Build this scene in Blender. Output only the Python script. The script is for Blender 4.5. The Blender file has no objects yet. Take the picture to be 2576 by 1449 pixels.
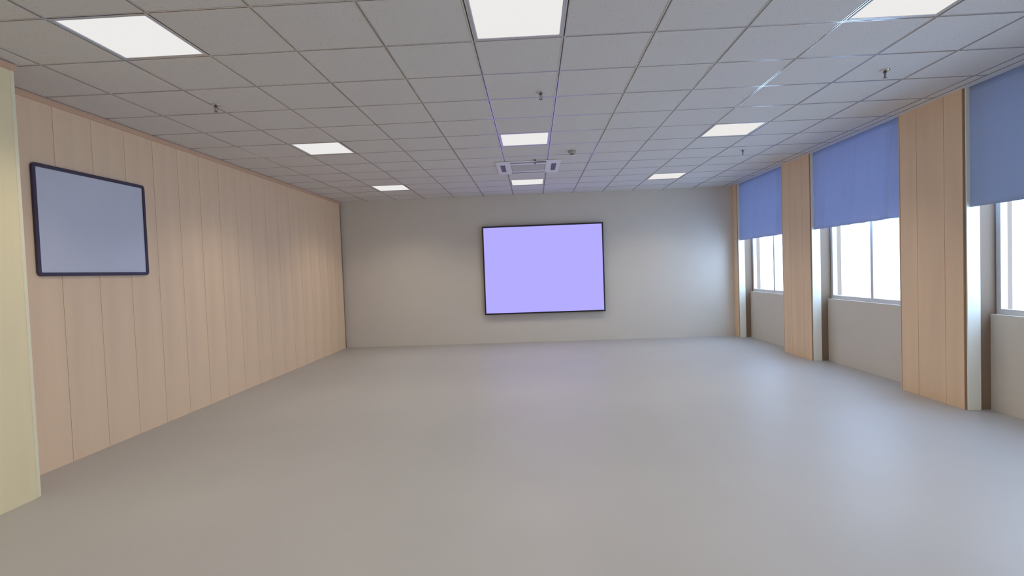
import bpy, bmesh, math, random
from mathutils import Matrix, Vector
random.seed(4)
S = bpy.context.scene
C = S.collection
H = 3.0                        # ceiling height
CELL = 0.6                     # ceiling grid module
def X(c): return (c - 0.5665) * CELL      # grid column -> metres
def Y(r): return (r + 5.935) * CELL       # grid row -> metres (camera at the origin)

# ------------------------------------------------------------------ camera
yaw, pitch, roll = -0.04048, -0.0318, -0.03626
cy, sy, cp, sp, cr, sr = math.cos(yaw), math.sin(yaw), math.cos(pitch), math.sin(pitch), math.cos(roll), math.sin(roll)
fwd = Vector((sy*cp, cy*cp, sp)); rt = Vector((cy, -sy, 0)); up = rt.cross(fwd)
r2, u2 = cr*rt + sr*up, -sr*rt + cr*up
cam = bpy.data.cameras.new('camera'); co = bpy.data.objects.new('camera', cam); C.objects.link(co)
cam.sensor_width = 36; cam.lens = 1326.6 * 36 / 2576; cam.clip_start = 0.05
co.matrix_world = Matrix(((r2.x, u2.x, -fwd.x, 0), (r2.y, u2.y, -fwd.y, 0), (r2.z, u2.z, -fwd.z, H - 2.565*CELL), (0, 0, 0, 1)))
S.camera = co
# ------------------------------------------------------------------ daylight, exposure
w = bpy.data.worlds.new('sky'); S.world = w; w.use_nodes = True
bg = w.node_tree.nodes['Background']; bg.inputs[0].default_value = (0.45, 0.66, 1.0, 1); bg.inputs[1].default_value = 7.4
LAMP_W = 11.2
LAMP_COL = (1.0, 0.90, 0.73)
v = S.view_settings
v.view_transform = 'Standard'; v.look = 'None'; v.exposure = 0.0; v.gamma = 1.0; v.use_curve_mapping = False
S.cycles.max_bounces = 10; S.cycles.diffuse_bounces = 7

# ------------------------------------------------------------------ materials
def mat(name, col, rough=0.7, metal=0.0, noise=None, bump=0.0, coat=0.0):
    m = bpy.data.materials.new(name); m.use_nodes = True
    nt = m.node_tree; b = nt.nodes['Principled BSDF']
    b.inputs['Base Color'].default_value = (*col, 1); b.inputs['Roughness'].default_value = rough; b.inputs['Metallic'].default_value = metal
    b.inputs['Coat Weight'].default_value = coat
    if noise:
        scale, amt = noise[:2]; stretch = noise[2] if len(noise) > 2 else (1, 1, 1)
        tc = nt.nodes.new('ShaderNodeTexCoord'); mp = nt.nodes.new('ShaderNodeMapping'); mp.inputs['Scale'].default_value = stretch
        n = nt.nodes.new('ShaderNodeTexNoise'); n.inputs['Scale'].default_value = scale; n.inputs['Detail'].default_value = 5
        r = nt.nodes.new('ShaderNodeValToRGB')
        r.color_ramp.elements[0].position = 0.3; r.color_ramp.elements[1].position = 0.7
        r.color_ramp.elements[0].color = (*[c*(1-amt) for c in col], 1); r.color_ramp.elements[1].color = (*[min(1, c*(1+amt)) for c in col], 1)
        nt.links.new(tc.outputs['Object'], mp.inputs[0]); nt.links.new(mp.outputs[0], n.inputs[0]); nt.links.new(n.outputs[0], r.inputs[0]); nt.links.new(r.outputs[0], b.inputs['Base Color'])
        if bump:
            bp = nt.nodes.new('ShaderNodeBump'); bp.inputs['Strength'].default_value = bump; bp.inputs['Distance'].default_value = 0.001
            nt.links.new(n.outputs[0], bp.inputs['Height']); nt.links.new(bp.outputs[0], b.inputs['Normal'])
    return m
def tile_material():
    m = mat('mineral_fibre_tile', (0.68, 0.665, 0.645), 0.95)
    nt = m.node_tree; b = nt.nodes['Principled BSDF']
    tc = nt.nodes.new('ShaderNodeNewGeometry')
    vo = nt.nodes.new('ShaderNodeTexVoronoi'); vo.inputs['Scale'].default_value = 55
    no = nt.nodes.new('ShaderNodeTexNoise'); no.inputs['Scale'].default_value = 9; no.inputs['Detail'].default_value = 3
    th = nt.nodes.new('ShaderNodeMath'); th.operation = 'MULTIPLY'; th.inputs[1].default_value = 0.30
    lt = nt.nodes.new('ShaderNodeMath'); lt.operation = 'LESS_THAN'
    mx = nt.nodes.new('ShaderNodeMix'); mx.data_type = 'RGBA'
    mx.inputs[6].default_value = (0.68, 0.665, 0.645, 1); mx.inputs[7].default_value = (0.44, 0.425, 0.40, 1)
    L = nt.links.new
    L(tc.outputs['Position'], vo.inputs[0]); L(tc.outputs['Position'], no.inputs[0])
    L(no.outputs[0], th.inputs[0]); L(vo.outputs['Distance'], lt.inputs[0]); L(th.outputs[0], lt.inputs[1]); L(lt.outputs[0], mx.inputs[0]); L(mx.outputs[2], b.inputs['Base Color'])
    bp = nt.nodes.new('ShaderNodeBump'); bp.invert = True; bp.inputs['Strength'].default_value = 0.3; bp.inputs['Distance'].default_value = 0.001
    L(lt.outputs[0], bp.inputs['Height']); L(bp.outputs[0], b.inputs['Normal'])
    return m
M = dict(
    tile=tile_material(),
    bar=mat('grid_bar_paint', (0.68, 0.67, 0.66), 0.16, 0.35),
    slot=mat('grid_slot_dark', (0.035, 0.03, 0.026), 0.6),
    slotx=mat('grid_slot_grey', (0.16, 0.15, 0.14), 0.6),
    slab=mat('soffit_concrete', (0.3, 0.3, 0.3), 0.9, noise=(3, .1)),
    panel=mat('tan_laminate', (0.88, 0.65, 0.43), 0.55, noise=(2.2, .05, (3, 3, .25)), coat=.05),
    joint=mat('panel_joint', (0.26, 0.18, 0.12), 0.8),
    cream=mat('cream_laminate', (0.90, 0.77, 0.47), 0.55, noise=(2, .04, (3, 3, .3))),  # pilaster face: warm light of the nearer lamp put into the colour
    creamtrim=mat('cream_trim', (0.90, 0.83, 0.58), 0.5),
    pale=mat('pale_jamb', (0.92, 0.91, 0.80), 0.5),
    brown=mat('brown_edge_strip', (0.28, 0.20, 0.12), 0.6),
    crown=mat('tan_cornice', (0.66, 0.44, 0.29), 0.55),
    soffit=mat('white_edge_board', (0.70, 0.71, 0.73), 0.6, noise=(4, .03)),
    white=mat('white_plastic', (0.78, 0.77, 0.74), 0.4),
    lampframe=mat('lamp_frame_aluminium', (0.62, 0.63, 0.66), 0.35, 0.5),
    chrome=mat('chrome', (0.62, 0.60, 0.60), 0.18, 1.0),
    brass=mat('dull_metal', (0.20, 0.17, 0.15), 0.45, 0.7),
    black=mat('black_plastic', (0.02, 0.02, 0.022), 0.5),
    grey=mat('dark_grey_louvre', (0.10, 0.095, 0.08), 0.5),
    detector=mat('ivory_plastic', (0.42, 0.42, 0.37), 0.5),
    frame=mat('dark_violet_frame', (0.045, 0.033, 0.07), 0.35),
    board=mat('pale_board_face', (0.66, 0.68, 0.78), 0.25, noise=(3, .02)),
    floor=mat('pale_floor', (0.44, 0.43, 0.42), 0.45, noise=(1.5, .02)),
    plaster=mat('cream_plaster', (0.72, 0.67, 0.59), 0.8, noise=(3, .012)),
    alu=mat('window_frame_paint', (0.7, 0.7, 0.7), 0.4),
)
def curtain_mat(name, col, trans):
    m = bpy.data.materials.new(name); m.use_nodes = True; nt = m.node_tree; nt.nodes.clear()
    o = nt.nodes.new('ShaderNodeOutputMaterial'); mx = nt.nodes.new('ShaderNodeMixShader'); mx.inputs[0].default_value = trans
    d = nt.nodes.new('ShaderNodeBsdfDiffuse'); t = nt.nodes.new('ShaderNodeBsdfTranslucent')
    g = nt.nodes.new('ShaderNodeNewGeometry'); wv = nt.nodes.new('ShaderNodeTexNoise'); wv.inputs['Scale'].default_value = 260
    r = nt.nodes.new('ShaderNodeValToRGB'); r.color_ramp.elements[0].color = (*[c*.93 for c in col], 1); r.color_ramp.elements[1].color = (*[c*1.07 for c in col], 1)
    L = nt.links.new
    L(g.outputs['Position'], wv.inputs[0]); L(wv.outputs[0], r.inputs[0]); L(r.outputs[0], d.inputs[0]); L(r.outputs[0], t.inputs[0])
    L(d.outputs[0], mx.inputs[1]); L(t.outputs[0], mx.inputs[2]); L(mx.outputs[0], o.inputs[0])
    return m
M['curtain'] = curtain_mat('blue_grey_curtain_fabric', (0.44, 0.50, 0.62), 0.24)
M['curtain2'] = curtain_mat('blue_curtain_fabric', (0.47, 0.54, 0.72), 0.25)
m = bpy.data.materials.new('lamp_diffuser'); m.use_nodes = True; nt = m.node_tree; nt.nodes.clear()
o = nt.nodes.new('ShaderNodeOutputMaterial'); e = nt.nodes.new('ShaderNodeEmission'); e.inputs[0].default_value = (1.0, 0.985, 0.965, 1); e.inputs[1].default_value = 0.845
nt.links.new(e.outputs[0], o.inputs[0]); M['glow'] = m
m = bpy.data.materials.new('window_glass'); m.use_nodes = True; nt = m.node_tree; nt.nodes.clear()
o = nt.nodes.new('ShaderNodeOutputMaterial'); a = nt.nodes.new('ShaderNodeBsdfTransparent'); g = nt.nodes.new('ShaderNodeBsdfGlossy'); g.inputs['Roughness'].default_value = 0.02
fr = nt.nodes.new('ShaderNodeMixShader'); fr.inputs[0].default_value = 0.06
nt.links.new(a.outputs[0], fr.inputs[1]); nt.links.new(g.outputs[0], fr.inputs[2]); nt.links.new(fr.outputs[0], o.inputs[0]); M['glass'] = m

# ------------------------------------------------------------------ helpers
def box(bm, x0, x1, y0, y1, z0, z1, mi=0):
    vs = [bm.verts.new((x, y, z)) for x in (x0, x1) for y in (y0, y1) for z in (z0, z1)]
    for q in ((0,1,3,2), (4,6,7,5), (0,4,5,1), (2,3,7,6), (0,2,6,4), (1,5,7,3)):
        bm.faces.new([vs[i] for i in q]).material_index = mi
def lathe(bm, prof, n=24, mi=0, cx=0, cy=0):
    rings = []
    for r, z in prof:
        rings.append([bm.verts.new((cx+r*math.cos(2*math.pi*k/n), cy+r*math.sin(2*math.pi*k/n), z)) for k in range(n)] if r > 1e-6 else [bm.verts.new((cx, cy, z))])
    for a, b in zip(rings, rings[1:]):
        for k in range(n):
            l = (k+1) % n
            if len(a) == 1 and len(b) == 1: continue
            if len(a) == 1: f = bm.faces.new((a[0], b[l], b[k]))
            elif len(b) == 1: f = bm.faces.new((a[k], a[l], b[0]))
            else: f = bm.faces.new((a[k], a[l], b[l], b[k]))
            f.smooth = True; f.material_index = mi
def tube(bm, pts, r, n=8):
    pts = [Vector(p) for p in pts]; rings = []
    for i, p in enumerate(pts):
        t = (pts[min(i+1, len(pts)-1)] - pts[max(i-1, 0)]).normalized()
        a = t.cross(Vector((0, 1, 0)) if abs(t.y) < .9 else Vector((1, 0, 0))).normalized(); b = t.cross(a)
        rings.append([bm.verts.new(p + r*(a*math.cos(2*math.pi*k/n) + b*math.sin(2*math.pi*k/n))) for k in range(n)])
    for a, b in zip(rings, rings[1:]):
        for k in range(n): bm.faces.new((a[k], a[(k+1) % n], b[(k+1) % n], b[k])).smooth = True
    bm.faces.new(rings[0]); bm.faces.new(rings[-1][::-1])
def obj(name, bm, mats, parent=None, bevel=0, loc=None):
    me = bpy.data.meshes.new(name)
    bmesh.ops.recalc_face_normals(bm, faces=bm.faces); bm.to_mesh(me); bm.free()
    for q in (mats if isinstance(mats, (list, tuple)) else [mats]): me.materials.append(q)
    o = bpy.data.objects.new(name, me); C.objects.link(o); o.parent = parent
    if loc: o.location = loc
    if bevel:
        b = o.modifiers.new('bevel', 'BEVEL'); b.width = bevel; b.segments = 2; b.limit_method = 'ANGLE'
    return o
def bx(name, x0, x1, y0, y1, z0, z1, mt, parent=None, bevel=0):
    bm = bmesh.new(); box(bm, x0, x1, y0, y1, z0, z1); return obj(name, bm, mt, parent, bevel)
def share(name, me, parent, loc, mod=None):
    o = bpy.data.objects.new(name, me); C.objects.link(o); o.parent = parent; o.location = loc; return o
def struct(o): o['kind'] = 'structure'; return o
def thing(name, label, cat, loc, group=None):
    o = bpy.data.objects.new(name, None); o.empty_display_size = .05; C.objects.link(o); o.location = loc
    o['label'] = label; o['category'] = cat
    if group: o['group'] = group
    return o
def tag(o, label, cat, group=None):
    o['label'] = label; o['category'] = cat
    if group: o['group'] = group
    return o

# ------------------------------------------------------------------ room shell
XL, XR = X(-5.937), X(7.286)          # wall faces
XP = X(-5.28)                         # face of the left pilaster
YF, YB = Y(12.0), Y(-13.0)            # front and back walls
floor = struct(bx('floor', XL-.25, XR+.5, YB-.2, YF+.2, -.1, 0, M['floor']))
ceiling = struct(bx('ceiling', XL-.25, XR+.5, YB-.2, YF+.2, H+.16, H+.26, M['slab']))
wall_front = struct(bx('wall_front', XL-.25, XR+.5, YF, YF+.2, 0, H+.16, M['plaster']))
wall_back = struct(bx('wall_back', XL-.25, XR+.5, YB-.2, YB, 0, H+.16, M['plaster']))

# left wall: tan laminate boards with open joints over a dark backing
wall_left = struct(bx('wall_left', XL-.25, XL-.012, YB, YF, 0, H+.16, M['joint']))
PW = .633*CELL
y = Y(1.11) - 30*PW
bm = bmesh.new(); box(bm, XL-.012, XL, .002, PW-.002, 0, H); lp = obj('wall_panel', bm, M['panel'], wall_left); lpm = lp.data
first = True
for k in range(60):
    y0 = y + k*PW
    if y0 < YB-.001 or y0 + PW > YF+.001: continue
    if first: lp.location = (0, y0, 0); first = False
    else: share('wall_panel', lpm, wall_left, (0, y0, 0))
# pilaster near the left edge of the picture
pil = bx('pilaster', XL, XP, Y(-2.2), Y(-.06)-.028, 0, H, M['cream'], wall_left)
pil['label'] = 'cream laminate face of the projecting pilaster'
bead = bx('corner_bead', XP-.03, XP+.004, Y(-.06)-.028, Y(-.06), 0, H-.045, M['creamtrim'], pil, .004)
bx('pilaster_side', XL, XP-.03, Y(-.06)-.028, Y(-.06)-.001, 0, H, M['panel'], pil)
# cornice strips
def cornice(name, x, y0, y1, parent=None):
    bm = bmesh.new()
    prof = [(0, 0), (.010, 0), (.010, -.007), (.022, -.007), (.022, -.016), (.013, -.024), (.010, -.045), (0, -.05)]
    a = [bm.verts.new((x+p, y0, H+q)) for p, q in prof]; b = [bm.verts.new((x+p, y1, H+q)) for p, q in prof]
    n = len(prof)
    for k in range(n): bm.faces.new((a[k], a[(k+1) % n], b[(k+1) % n], b[k]))
    bm.faces.new(a); bm.faces.new(b[::-1])
    return obj(name, bm, M['crown'], parent)
struct(cornice('trim_1', XL, Y(-.06), YF)); struct(cornice('trim_2', XP, Y(-2.2), Y(-.06)+.006))

# right wall: piers clad in tan boards between curtained window bays
BAY = 4.53
piers = [(2.53 + BAY*k, 4.0 + BAY*k) for k in range(-4, 3)]
RD = .038                            # reveal depth up to the curtains
bmw = bmesh.new()
for a, b in piers:
    box(bmw, XR+.012, XR+.42, max(Y(a)+.004, YB), min(Y(b)-.004, YF), 0, H+.16)
bays = []
edges = [(piers[i][1], piers[i+1][0]) for i in range(len(piers)-1)]
for a, b in edges:
    a, b = max(Y(a), YB), min(Y(b), YF)
    if b - a < .3: continue
    bays.append((a, b))
    box(bmw, XR+.22, XR+.42, a-.004, b+.004, 0, .9, 1); box(bmw, XR+.22, XR+.42, a-.004, b+.004, 2.985, H+.16)
if Y(piers[0][0]) > YB: box(bmw, XR+.012, XR+.42, YB, Y(piers[0][0]), 0, H+.16)
wall_right = struct(obj('wall_right', bmw, [M['joint'], M['plaster']]))
for a, b in piers:
    cuts = [a, a+.05, a+.42, a+1.03, b-.02, b]
    for i, (p, q) in enumerate(zip(cuts, cuts[1:])):
        y0, y1 = max(Y(p), YB), min(Y(q), YF)
        if y1 - y0 < .005: continue
        nm, mt = ('edge_strip', M['brown']) if i == 0 else (('edge_strip', M['crown']) if i == 4 else ('wall_panel', M['panel']))
        bx(nm, XR if i else XR+.006, XR+.012, y0+(.0025 if i else 0), y1-.0025, 0, H, mt, wall_right)
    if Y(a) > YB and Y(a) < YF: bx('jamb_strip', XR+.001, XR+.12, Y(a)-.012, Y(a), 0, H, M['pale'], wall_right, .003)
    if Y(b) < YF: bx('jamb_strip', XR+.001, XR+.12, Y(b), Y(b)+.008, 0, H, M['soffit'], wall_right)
# windows behind the curtains
for n, (a, b) in enumerate(bays):
    bm = bmesh.new(); f = .05; xa, xb = XR+.27, XR+.33
    for yy in (a, (a+b)/2-f/2, b-f): box(bm, xa, xb, yy, yy+f, .9, 2.985)
    for zz in (.9, 2.985-f): box(bm, xa+.002, xb-.002, a, b, zz, zz+f)
    wn = struct(obj('window_%d' % (n+1), bm, M['alu']))
    bx('pane', XR+.298, XR+.302, a+f, b-f, .9+f, 2.985-f, M['glass'], wn)
# plain board closing the ceiling along the right wall
struct(bx('trim_3', X(7.19), XR+.22, YB, YF, H-.0015, H+.02, M['soffit'], None, .002))

# ------------------------------------------------------------------ suspended ceiling: bars and tiles
R0, R1 = -3, 12
FL, SL = .0065, .0085               # flange width, slot width
def bar_x(xc, y0, y1):              # runs away from the camera
    bm = bmesh.new(); h = SL/2
    for s in (-1, 1):
        x0, x1 = sorted((xc+s*h, xc+s*(h+FL))); box(bm, x0, x1, y0, y1, H, H+.0015)
        x0, x1 = sorted((xc+s*h, xc+s*(h+.0008))); box(bm, x0, x1, y0, y1, H+.0015, H+.011)
        x0, x1 = sorted((xc+s*(h-.0006), xc+s*h)); box(bm, x0, x1, y0, y1, H+.0012, H+.010, 1)
    box(bm, xc-h, xc+h, y0, y1, H+.010, H+.011, 1); box(bm, xc-.001, xc+.001, y0, y1, H+.011, H+.04)
    return obj('grid_bar', bm, [M['bar'], M['slot']], ceiling)
def bar_y(yc, x0, x1):              # runs across the room
    bm = bmesh.new(); h = SL/2; o = .0006
    for s in (-1, 1):
        a, b = sorted((yc+s*h, yc+s*(h+FL))); box(bm, x0, x1, a, b, H+o, H+.0015+o)
        a, b = sorted((yc+s*(h-.0006), yc+s*h)); box(bm, x0, x1, a, b, H+.0012, H+.010, 1)
    box(bm, x0, x1, yc-h, yc+h, H+.010, H+.011, 1); box(bm, x0, x1, yc-.001, yc+.001, H+.011, H+.04)
    return obj('grid_bar', bm, [M['bar'], M['slotx']], ceiling)
XTR = X(7.19)
for c in range(-5, 8): bar_x(X(c), YB, YF)
for r in range(R0, R1): bar_y(Y(r), XL, XTR)
bx('edge_angle', XL, XL+.02, YB, YF, H+.0002, H+.0017, M['bar'], ceiling)
bx('edge_angle', XTR-.006, XTR+.002, YB, YF, H-.0005, H+.0019, M['slotx'], ceiling)
lamps = [(c, r) for r in (-11, -6, -1, 4, 9) for c in (-4, 0, 4)]
lampcells = set(lamps)
AC = (X(-.23), X(1.32), Y(6.47), Y(6.47)+.93)
G = .0022
def tile_mesh(w_, d_):
    bm = bmesh.new(); z0, z1, e = H+.0024, H+.016, .002
    b0 = [bm.verts.new(p) for p in ((G+e, G+e, z0), (w_-G-e, G+e, z0), (w_-G-e, d_-G-e, z0), (G+e, d_-G-e, z0))]
    b1 = [bm.verts.new(p) for p in ((G, G, z0+e), (w_-G, G, z0+e), (w_-G, d_-G, z0+e), (G, d_-G, z0+e))]
    b2 = [bm.verts.new(p) for p in ((G, G, z1), (w_-G, G, z1), (w_-G, d_-G, z1), (G, d_-G, z1))]
    bm.faces.new(b0[::-1]); bm.faces.new(b2)
    for p, q in ((b0, b1), (b1, b2)):
        for k in range(4): bm.faces.new((p[k], p[(k+1) % 4], q[(k+1) % 4], q[k]))
    return bm
full = None; left_m = None; right_m = None
tiles = 0
def cut_by_ac(c, r):
    return X(c) < AC[1]-.01 and X(c+1) > AC[0]+.01 and Y(r) < AC[3]-.01 and Y(r+1) > AC[2]+.01
for r in range(R0, R1):
    for c in range(-6, 8):
        if (c, r) in lampcells: continue
        x0 = XL if c == -6 else X(c); wd = X(-5)-XL if c == -6 else (XTR-X(7) if c == 7 else CELL)
        if cut_by_ac(c, r):
            # trimmed pieces around the air conditioner: keep what lies outside its body
            bits = []
            if Y(r) < AC[2]: bits.append((x0, x0+wd, Y(r), AC[2]+.02))
            if Y(r+1) > AC[3]: bits.append((x0, x0+wd, AC[3]-.02, Y(r+1)))
            ya, yb = max(Y(r), AC[2]+.02), min(Y(r+1), AC[3]-.02)
            if x0 < AC[0]: bits.append((x0, AC[0]+.02, ya, yb))
            if x0+wd > AC[1]: bits.append((AC[1]-.02, x0+wd, ya, yb))
            for (a, b, p, q) in bits:
                if b-a > .01 and q-p > .01: obj('ceiling_tile', tile_mesh(b-a, q-p), M['tile'], ceiling, loc=(a, p, 0))
            continue
        key = 'l' if c == -6 else ('r' if c == 7 else 'f')
        me = {'l': left_m, 'r': right_m, 'f': full}[key]
        z = random.uniform(-.0004, .0006)
        if me is None:
            t = obj('ceiling_tile', tile_mesh(wd, CELL), M['tile'], ceiling, loc=(x0, Y(r), z))
            if key == 'l': left_m = t.data
            elif key == 'r': right_m = t.data
            else: full = t.data
        else: share('ceiling_tile', me, ceiling, (x0, Y(r), z))
# tiles behind the camera, never in view: one joined part
bm = bmesh.new()
for r in range(-13, R0):
    for c in range(-6, 8):
        if (c, r) in lampcells: continue
        x0 = XL if c == -6 else X(c); x1 = X(-5) if c == -6 else (XTR if c == 7 else X(c+1))
        box(bm, x0+G, x1-G, Y(r)+G, Y(r+1)-G, H+.0024, H+.016)
o = obj('rear_tile_field', bm, M['tile'], ceiling); o['kind'] = 'stuff'

# ------------------------------------------------------------------ ceiling lamps
names = {(-4, -1): 'large square panel lamp glowing at the top left corner of the ceiling',
         (0, -1): 'square panel lamp cut by the top edge, nearest in the middle column',
         (4, -1): 'square panel lamp cut by the top edge at the upper right',
         (-4, 4): 'smaller looking lit panel lamp in the second row, above the left wall side',
         (0, 4): 'lit panel lamp in the middle column just before the air conditioner',
         (4, 4): 'lit panel lamp in the second row on the curtained side',
         (-4, 9): 'farthest panel lamp in the left column of the ceiling',
         (0, 9): 'farthest panel lamp in the middle column, beyond the air conditioner',
         (4, 9): 'farthest panel lamp in the right column, nearest the far curtains'}
fm = dm = None
for (c, r) in lamps:
    t = thing('panel_lamp', names.get((c, r), 'square ceiling panel lamp %s the camera, in the %s column' % ('just behind' if r == -6 else 'far behind', {-4: 'left', 0: 'middle', 4: 'right'}[c])), 'ceiling light', (X(c+.5), Y(r+.5), H), 'square ceiling panel lamps')
    if fm is None:
        bm = bmesh.new(); a, b = .296, .268
        for s in (-1, 1):
            x0, x1 = sorted((s*a, s*b)); box(bm, x0, x1, -a, a, .0017, .016); box(bm, -b, b, x0, x1, .0017, .016)
            x0, x1 = sorted((s*(b+.010), s*(b+.004))); box(bm, x0, x1, -b-.01, b+.01, -.0015, .003)
        fr = obj('frame', bm, M['lampframe'], t, .0015); fm = fr
        bm = bmesh.new(); box(bm, -b, b, -b-.006, b+.006, .005, .009); df = obj('diffuser', bm, M['glow'], t); dm = df
    else:
        for src in (fm, dm):
            q = src.copy(); C.objects.link(q); q.parent = t
    ld = bpy.data.lights.new('lamp_light', 'AREA'); ld.shape = 'SQUARE'; ld.size = .53; ld.energy = LAMP_W; ld.color = LAMP_COL; ld.spread = math.radians(124)
    lo = bpy.data.objects.new('lamp_light', ld); C.objects.link(lo); lo.parent = t; lo.location = (0, 0, .003)

CZ = 1.9
# ------------------------------------------------------------------ curtains
def curtain(y0, y1, mt, label, amp, folds, soft, slant=0, x=XR-.002):
    bm = bmesh.new(); n = 220; rows = 16; g = []
    for j in range(rows+1):
        z = CZ + (H-.0018-CZ)*j/rows; row = []
        for i in range(n+1):
            u = i/n; yy = y0 + (y1-y0)*u
            ph = u*folds*2*math.pi + .6*math.sin(5*u+soft) + slant*(z-CZ)
            d = amp*(.25 + .75*math.exp(-u*3.2))*(math.sin(ph) + .25*math.sin(2.3*ph+1)) * (.15+.85*min(1, (H-z)/.3))
            row.append(bm.verts.new((x + RD + d, yy, z)))
        g.append(row)
    for j in range(rows):
        for i in range(n):
            bm.faces.new((g[j][i], g[j][i+1], g[j+1][i+1], g[j+1][i])).smooth = True
    o = obj('curtain', bm, mt)
    s = o.modifiers.new('cloth_thickness', 'SOLIDIFY'); s.thickness = .0012
    return tag(o, label, 'curtain', 'blue curtains along the right wall')
cb = [b for b in bays]
for (a, b) in cb:
    ra = a/CELL - 5.935
    if -1.5 < ra < 0.5: curtain(a+.012, b-.0125, M['curtain'], 'flat grey-blue curtain at the right edge, nearest of the hanging curtains', .004, 5, .3)
    elif 3 < ra < 5: curtain(a+.012, b-.0125, M['curtain2'], 'bright blue softly folded curtain between the two tan wall piers', .034, 6, 2.2, 2.6)
    elif ra < -1.5: curtain(a+.012, b-.0125, M['curtain'], 'blue curtain on the right wall behind the camera, %s bay' % ('nearest' if ra > -5.5 else 'middle' if ra > -10 else 'rearmost'), .006, 5, .3)  # unseen curtains, added to hold back blue daylight from the rear bays
    elif 7 < ra < 10: curtain(a+.012, b-.0125, M['curtain2'], 'farthest blue curtain, beyond the second tan pier', .018, 7, 1.2, 1.6)

# ------------------------------------------------------------------ sprinklers
def sprinkler(loc, label, rot, src=None):
    t = thing('sprinkler', label, 'sprinkler', loc, 'fire sprinklers in the ceiling'); t.rotation_euler[2] = rot
    if src:
        for ch in src.children:
            q = ch.copy(); C.objects.link(q); q.parent = t
        return t
    bm = bmesh.new(); lathe(bm, [(.038, 0), (.0385, -.003), (.035, -.007), (.024, -.010), (.018, -.013), (.0, -.013)], 32); obj('escutcheon', bm, M['chrome'], t)
    bm = bmesh.new(); lathe(bm, [(.011, -.012), (.0135, -.014), (.0135, -.022), (.009, -.026), (0, -.026)], 12); obj('body', bm, M['brass'], t)
    bm = bmesh.new()
    for s in (-1, 1): tube(bm, [(s*.009, 0, -.020), (s*.0145, 0, -.028), (s*.0155, 0, -.038), (s*.012, 0, -.050), (s*.004, 0, -.058), (0, 0, -.060)], .0022)
    obj('yoke', bm, M['brass'], t)
    bm = bmesh.new(); tube(bm, [(0, 0, -.024), (0, 0, -.056)], .0024); obj('bulb', bm, M['brass'], t)
    bm = bmesh.new(); lathe(bm, [(0, -.058), (.006, -.060), (.0155, -.0625), (.0155, -.0640), (.004, -.0635), (0, -.066)], 16); obj('deflector', bm, M['brass'], t)
    return t
sp = sprinkler((X(-3.94), Y(1.62), H+.002), 'sprinkler on the grid line below the top left lamp', .1)
sprinkler((X(.77), Y(1.78), H+.0022), 'shiny sprinkler between the two middle panel lamps', .15, sp)
sprinkler((X(5.48), Y(1.58), H+.0022), 'sprinkler near the right wall, above the near tan pier', math.pi/2-.2, sp)
sprinkler((X(5.43), Y(6.35), H+.0022), 'far sprinkler seen beyond the second row lamp on the right', math.pi/2, sp)
sprinkler((X(.71), Y(6.36), H+.0022), 'far sprinkler right in front of the air conditioner', .1, sp)

# ------------------------------------------------------------------ smoke detector
t = thing('smoke_detector', 'round ivory smoke detector right of the middle second row lamp', 'smoke detector', (X(1.51), Y(5.66), H+.002))
bm = bmesh.new(); lathe(bm, [(.050, 0), (.051, -.004), (.051, -.022), (.044, -.034), (.033, -.042), (.027, -.044), (0, -.044)], 36); obj('base', bm, M['detector'], t)
bm = bmesh.new(); lathe(bm, [(.024, -.043), (.024, -.058), (0, -.058)], 24)
obj('sensing_chamber', bm, M['black'], t)
bm = bmesh.new()
for k in range(8):
    a = math.radians(22.5+45*k-90); cx_, cy_ = .0275*math.cos(a), .0275*math.sin(a)
    tube(bm, [(cx_, cy_, -.042), (cx_, cy_, -.059)], .0035, 6)
obj('cage', bm, M['detector'], t)
bm = bmesh.new(); lathe(bm, [(.031, -.057), (.031, -.060), (.018, -.066), (0, -.067)], 28); obj('cap', bm, M['white'], t)

# ------------------------------------------------------------------ ceiling cassette air conditioner
t = thing('air_conditioner', 'white square ceiling cassette air conditioner set flush in the grid', 'air conditioner', ((AC[0]+AC[1])/2, (AC[2]+AC[3])/2, H))
hw = .465
def ringslab(bm, a, b, z0, z1, za=None):
    za = z0 if za is None else za
    o = [(-a, -a), (a, -a), (a, a), (-a, a)]; i = [(-b, -b), (b, -b), (b, b), (-b, b)]
    ot = [bm.verts.new((*p, z1)) for p in o]; ob = [bm.verts.new((*p, za)) for p in o]; ib = [bm.verts.new((*p, z0)) for p in i]; it = [bm.verts.new((*p, z1)) for p in i]
    for u, w_ in ((ot, ob), (ob, ib), (ib, it), (it, ot)):
        for k in range(4): bm.faces.new((u[k], u[(k+1) % 4], w_[(k+1) % 4], w_[k]))
bm = bmesh.new(); ringslab(bm, hw, .405, -.012, 0, -.008); obj('panel', bm, M['white'], t, .003)
bm = bmesh.new(); ringslab(bm, .337, .250, -.012, 0, -.012); obj('inner_border', bm, M['white'], t, .002)
bm = bmesh.new(); box(bm, -.404, .404, -.404, .404, -.003, 0); obj('recess', bm, M['grey'], t)
for k in range(4):
    bm = bmesh.new(); box(bm, -.25, .25, -.024, .024, -.0015, .0015); q = obj('louvre', bm, M['grey'], t, .001)
    a = k*math.pi/2; q.rotation_euler = (0, 0, a)
    q.location = (.371*math.sin(a), -.371*math.cos(a), -.008)
for s in (-1, 1):
    for u in (-1, 1):
        bm = bmesh.new(); box(bm, min(s*.26, s*.407), max(s*.26, s*.407), min(u*.26, u*.407), max(u*.26, u*.407), -.0118, -.003)
        obj('corner_plate', bm, M['white'], t)
for i in range(15):
    bm = bmesh.new(); yy = -.235+i*.0335; box(bm, -.244, .244, yy-.006, yy+.006, -.011, -.005); obj('grille_slat', bm, M['white'], t)
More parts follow.
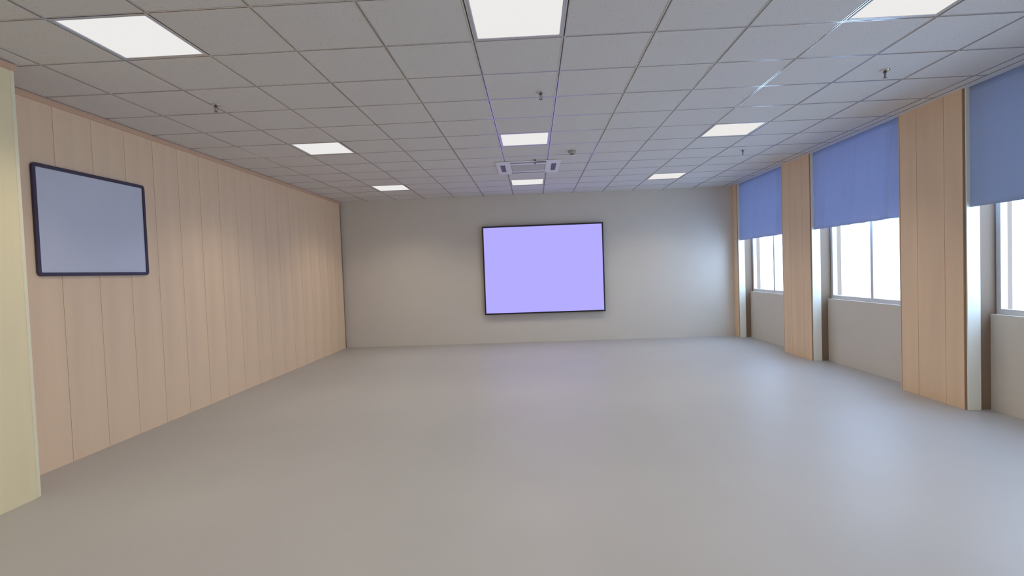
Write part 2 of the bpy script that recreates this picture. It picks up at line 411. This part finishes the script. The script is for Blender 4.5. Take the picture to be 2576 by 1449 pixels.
bm = bmesh.new(); box(bm, .12, .25, -.432, -.412, -.0135, -.011); q = obj('receiver', bm, M['grey'], t, .001); q['label'] = 'dark display window'

# ------------------------------------------------------------------ screen on the front wall (its blue glow shows on the ceiling bars)
m = bpy.data.materials.new('lit_screen'); m.use_nodes = True; nt = m.node_tree; nt.nodes.clear()
o = nt.nodes.new('ShaderNodeOutputMaterial'); e = nt.nodes.new('ShaderNodeEmission'); e.inputs[0].default_value = (0.42, 0.38, 1.0, 1); e.inputs[1].default_value = 1.1
nt.links.new(e.outputs[0], o.inputs[0])
t = thing('display_screen', 'wide lit blue-violet display screen mounted on the front wall', 'screen', (.22, YF-.025, .62))
bm = bmesh.new(); box(bm, -1.22, 1.22, -.07, 0, -.03, 1.76); obj('casing', bm, M['black'], t, .006)
bm = bmesh.new(); box(bm, -1.19, 1.19, -.073, -.069, 0, 1.73); obj('screen_face', bm, m, t)

# ------------------------------------------------------------------ framed board on the left wall
bt, bl, br, bh = H-.545, Y(.73), Y(.73)+1.2, .9
t = thing('wall_board', 'framed board with dark rounded frame and pale face on left wall', 'board', (XL, (bl+br)/2, bt-bh))
def rrect(w_, h_, r, n=6):
    pts = []
    for cx_, cz_, a0 in ((w_/2-r, h_-r, 0), (-w_/2+r, h_-r, 90), (-w_/2+r, r, 180), (w_/2-r, r, 270)):
        for k in range(n+1):
            a = math.radians(a0+90*k/n); pts.append((cx_+r*math.cos(a), cz_+r*math.sin(a)))
    return pts
W_, f = br-bl, .030
po = rrect(W_, bh, .035); pi_ = [(p[0], p[1]+f) for p in rrect(W_-2*f, bh-2*f, .008)]
bm = bmesh.new()
L4 = [[bm.verts.new((d, p[0], p[1])) for p in P_] for P_, d in ((po, .001), (po, .022), (pi_, .022), (pi_, .001))]
n = len(po)
for u, w_ in zip(L4, L4[1:] + L4[:1]):
    for k in range(n): bm.faces.new((u[k], u[(k+1) % n], w_[(k+1) % n], w_[k]))
obj('frame', bm, M['frame'], t, .003)
bm = bmesh.new(); box(bm, .001, .012, -W_/2+f-.004, W_/2-f+.004, f-.004, bh-f+.004); obj('face', bm, M['board'], t)
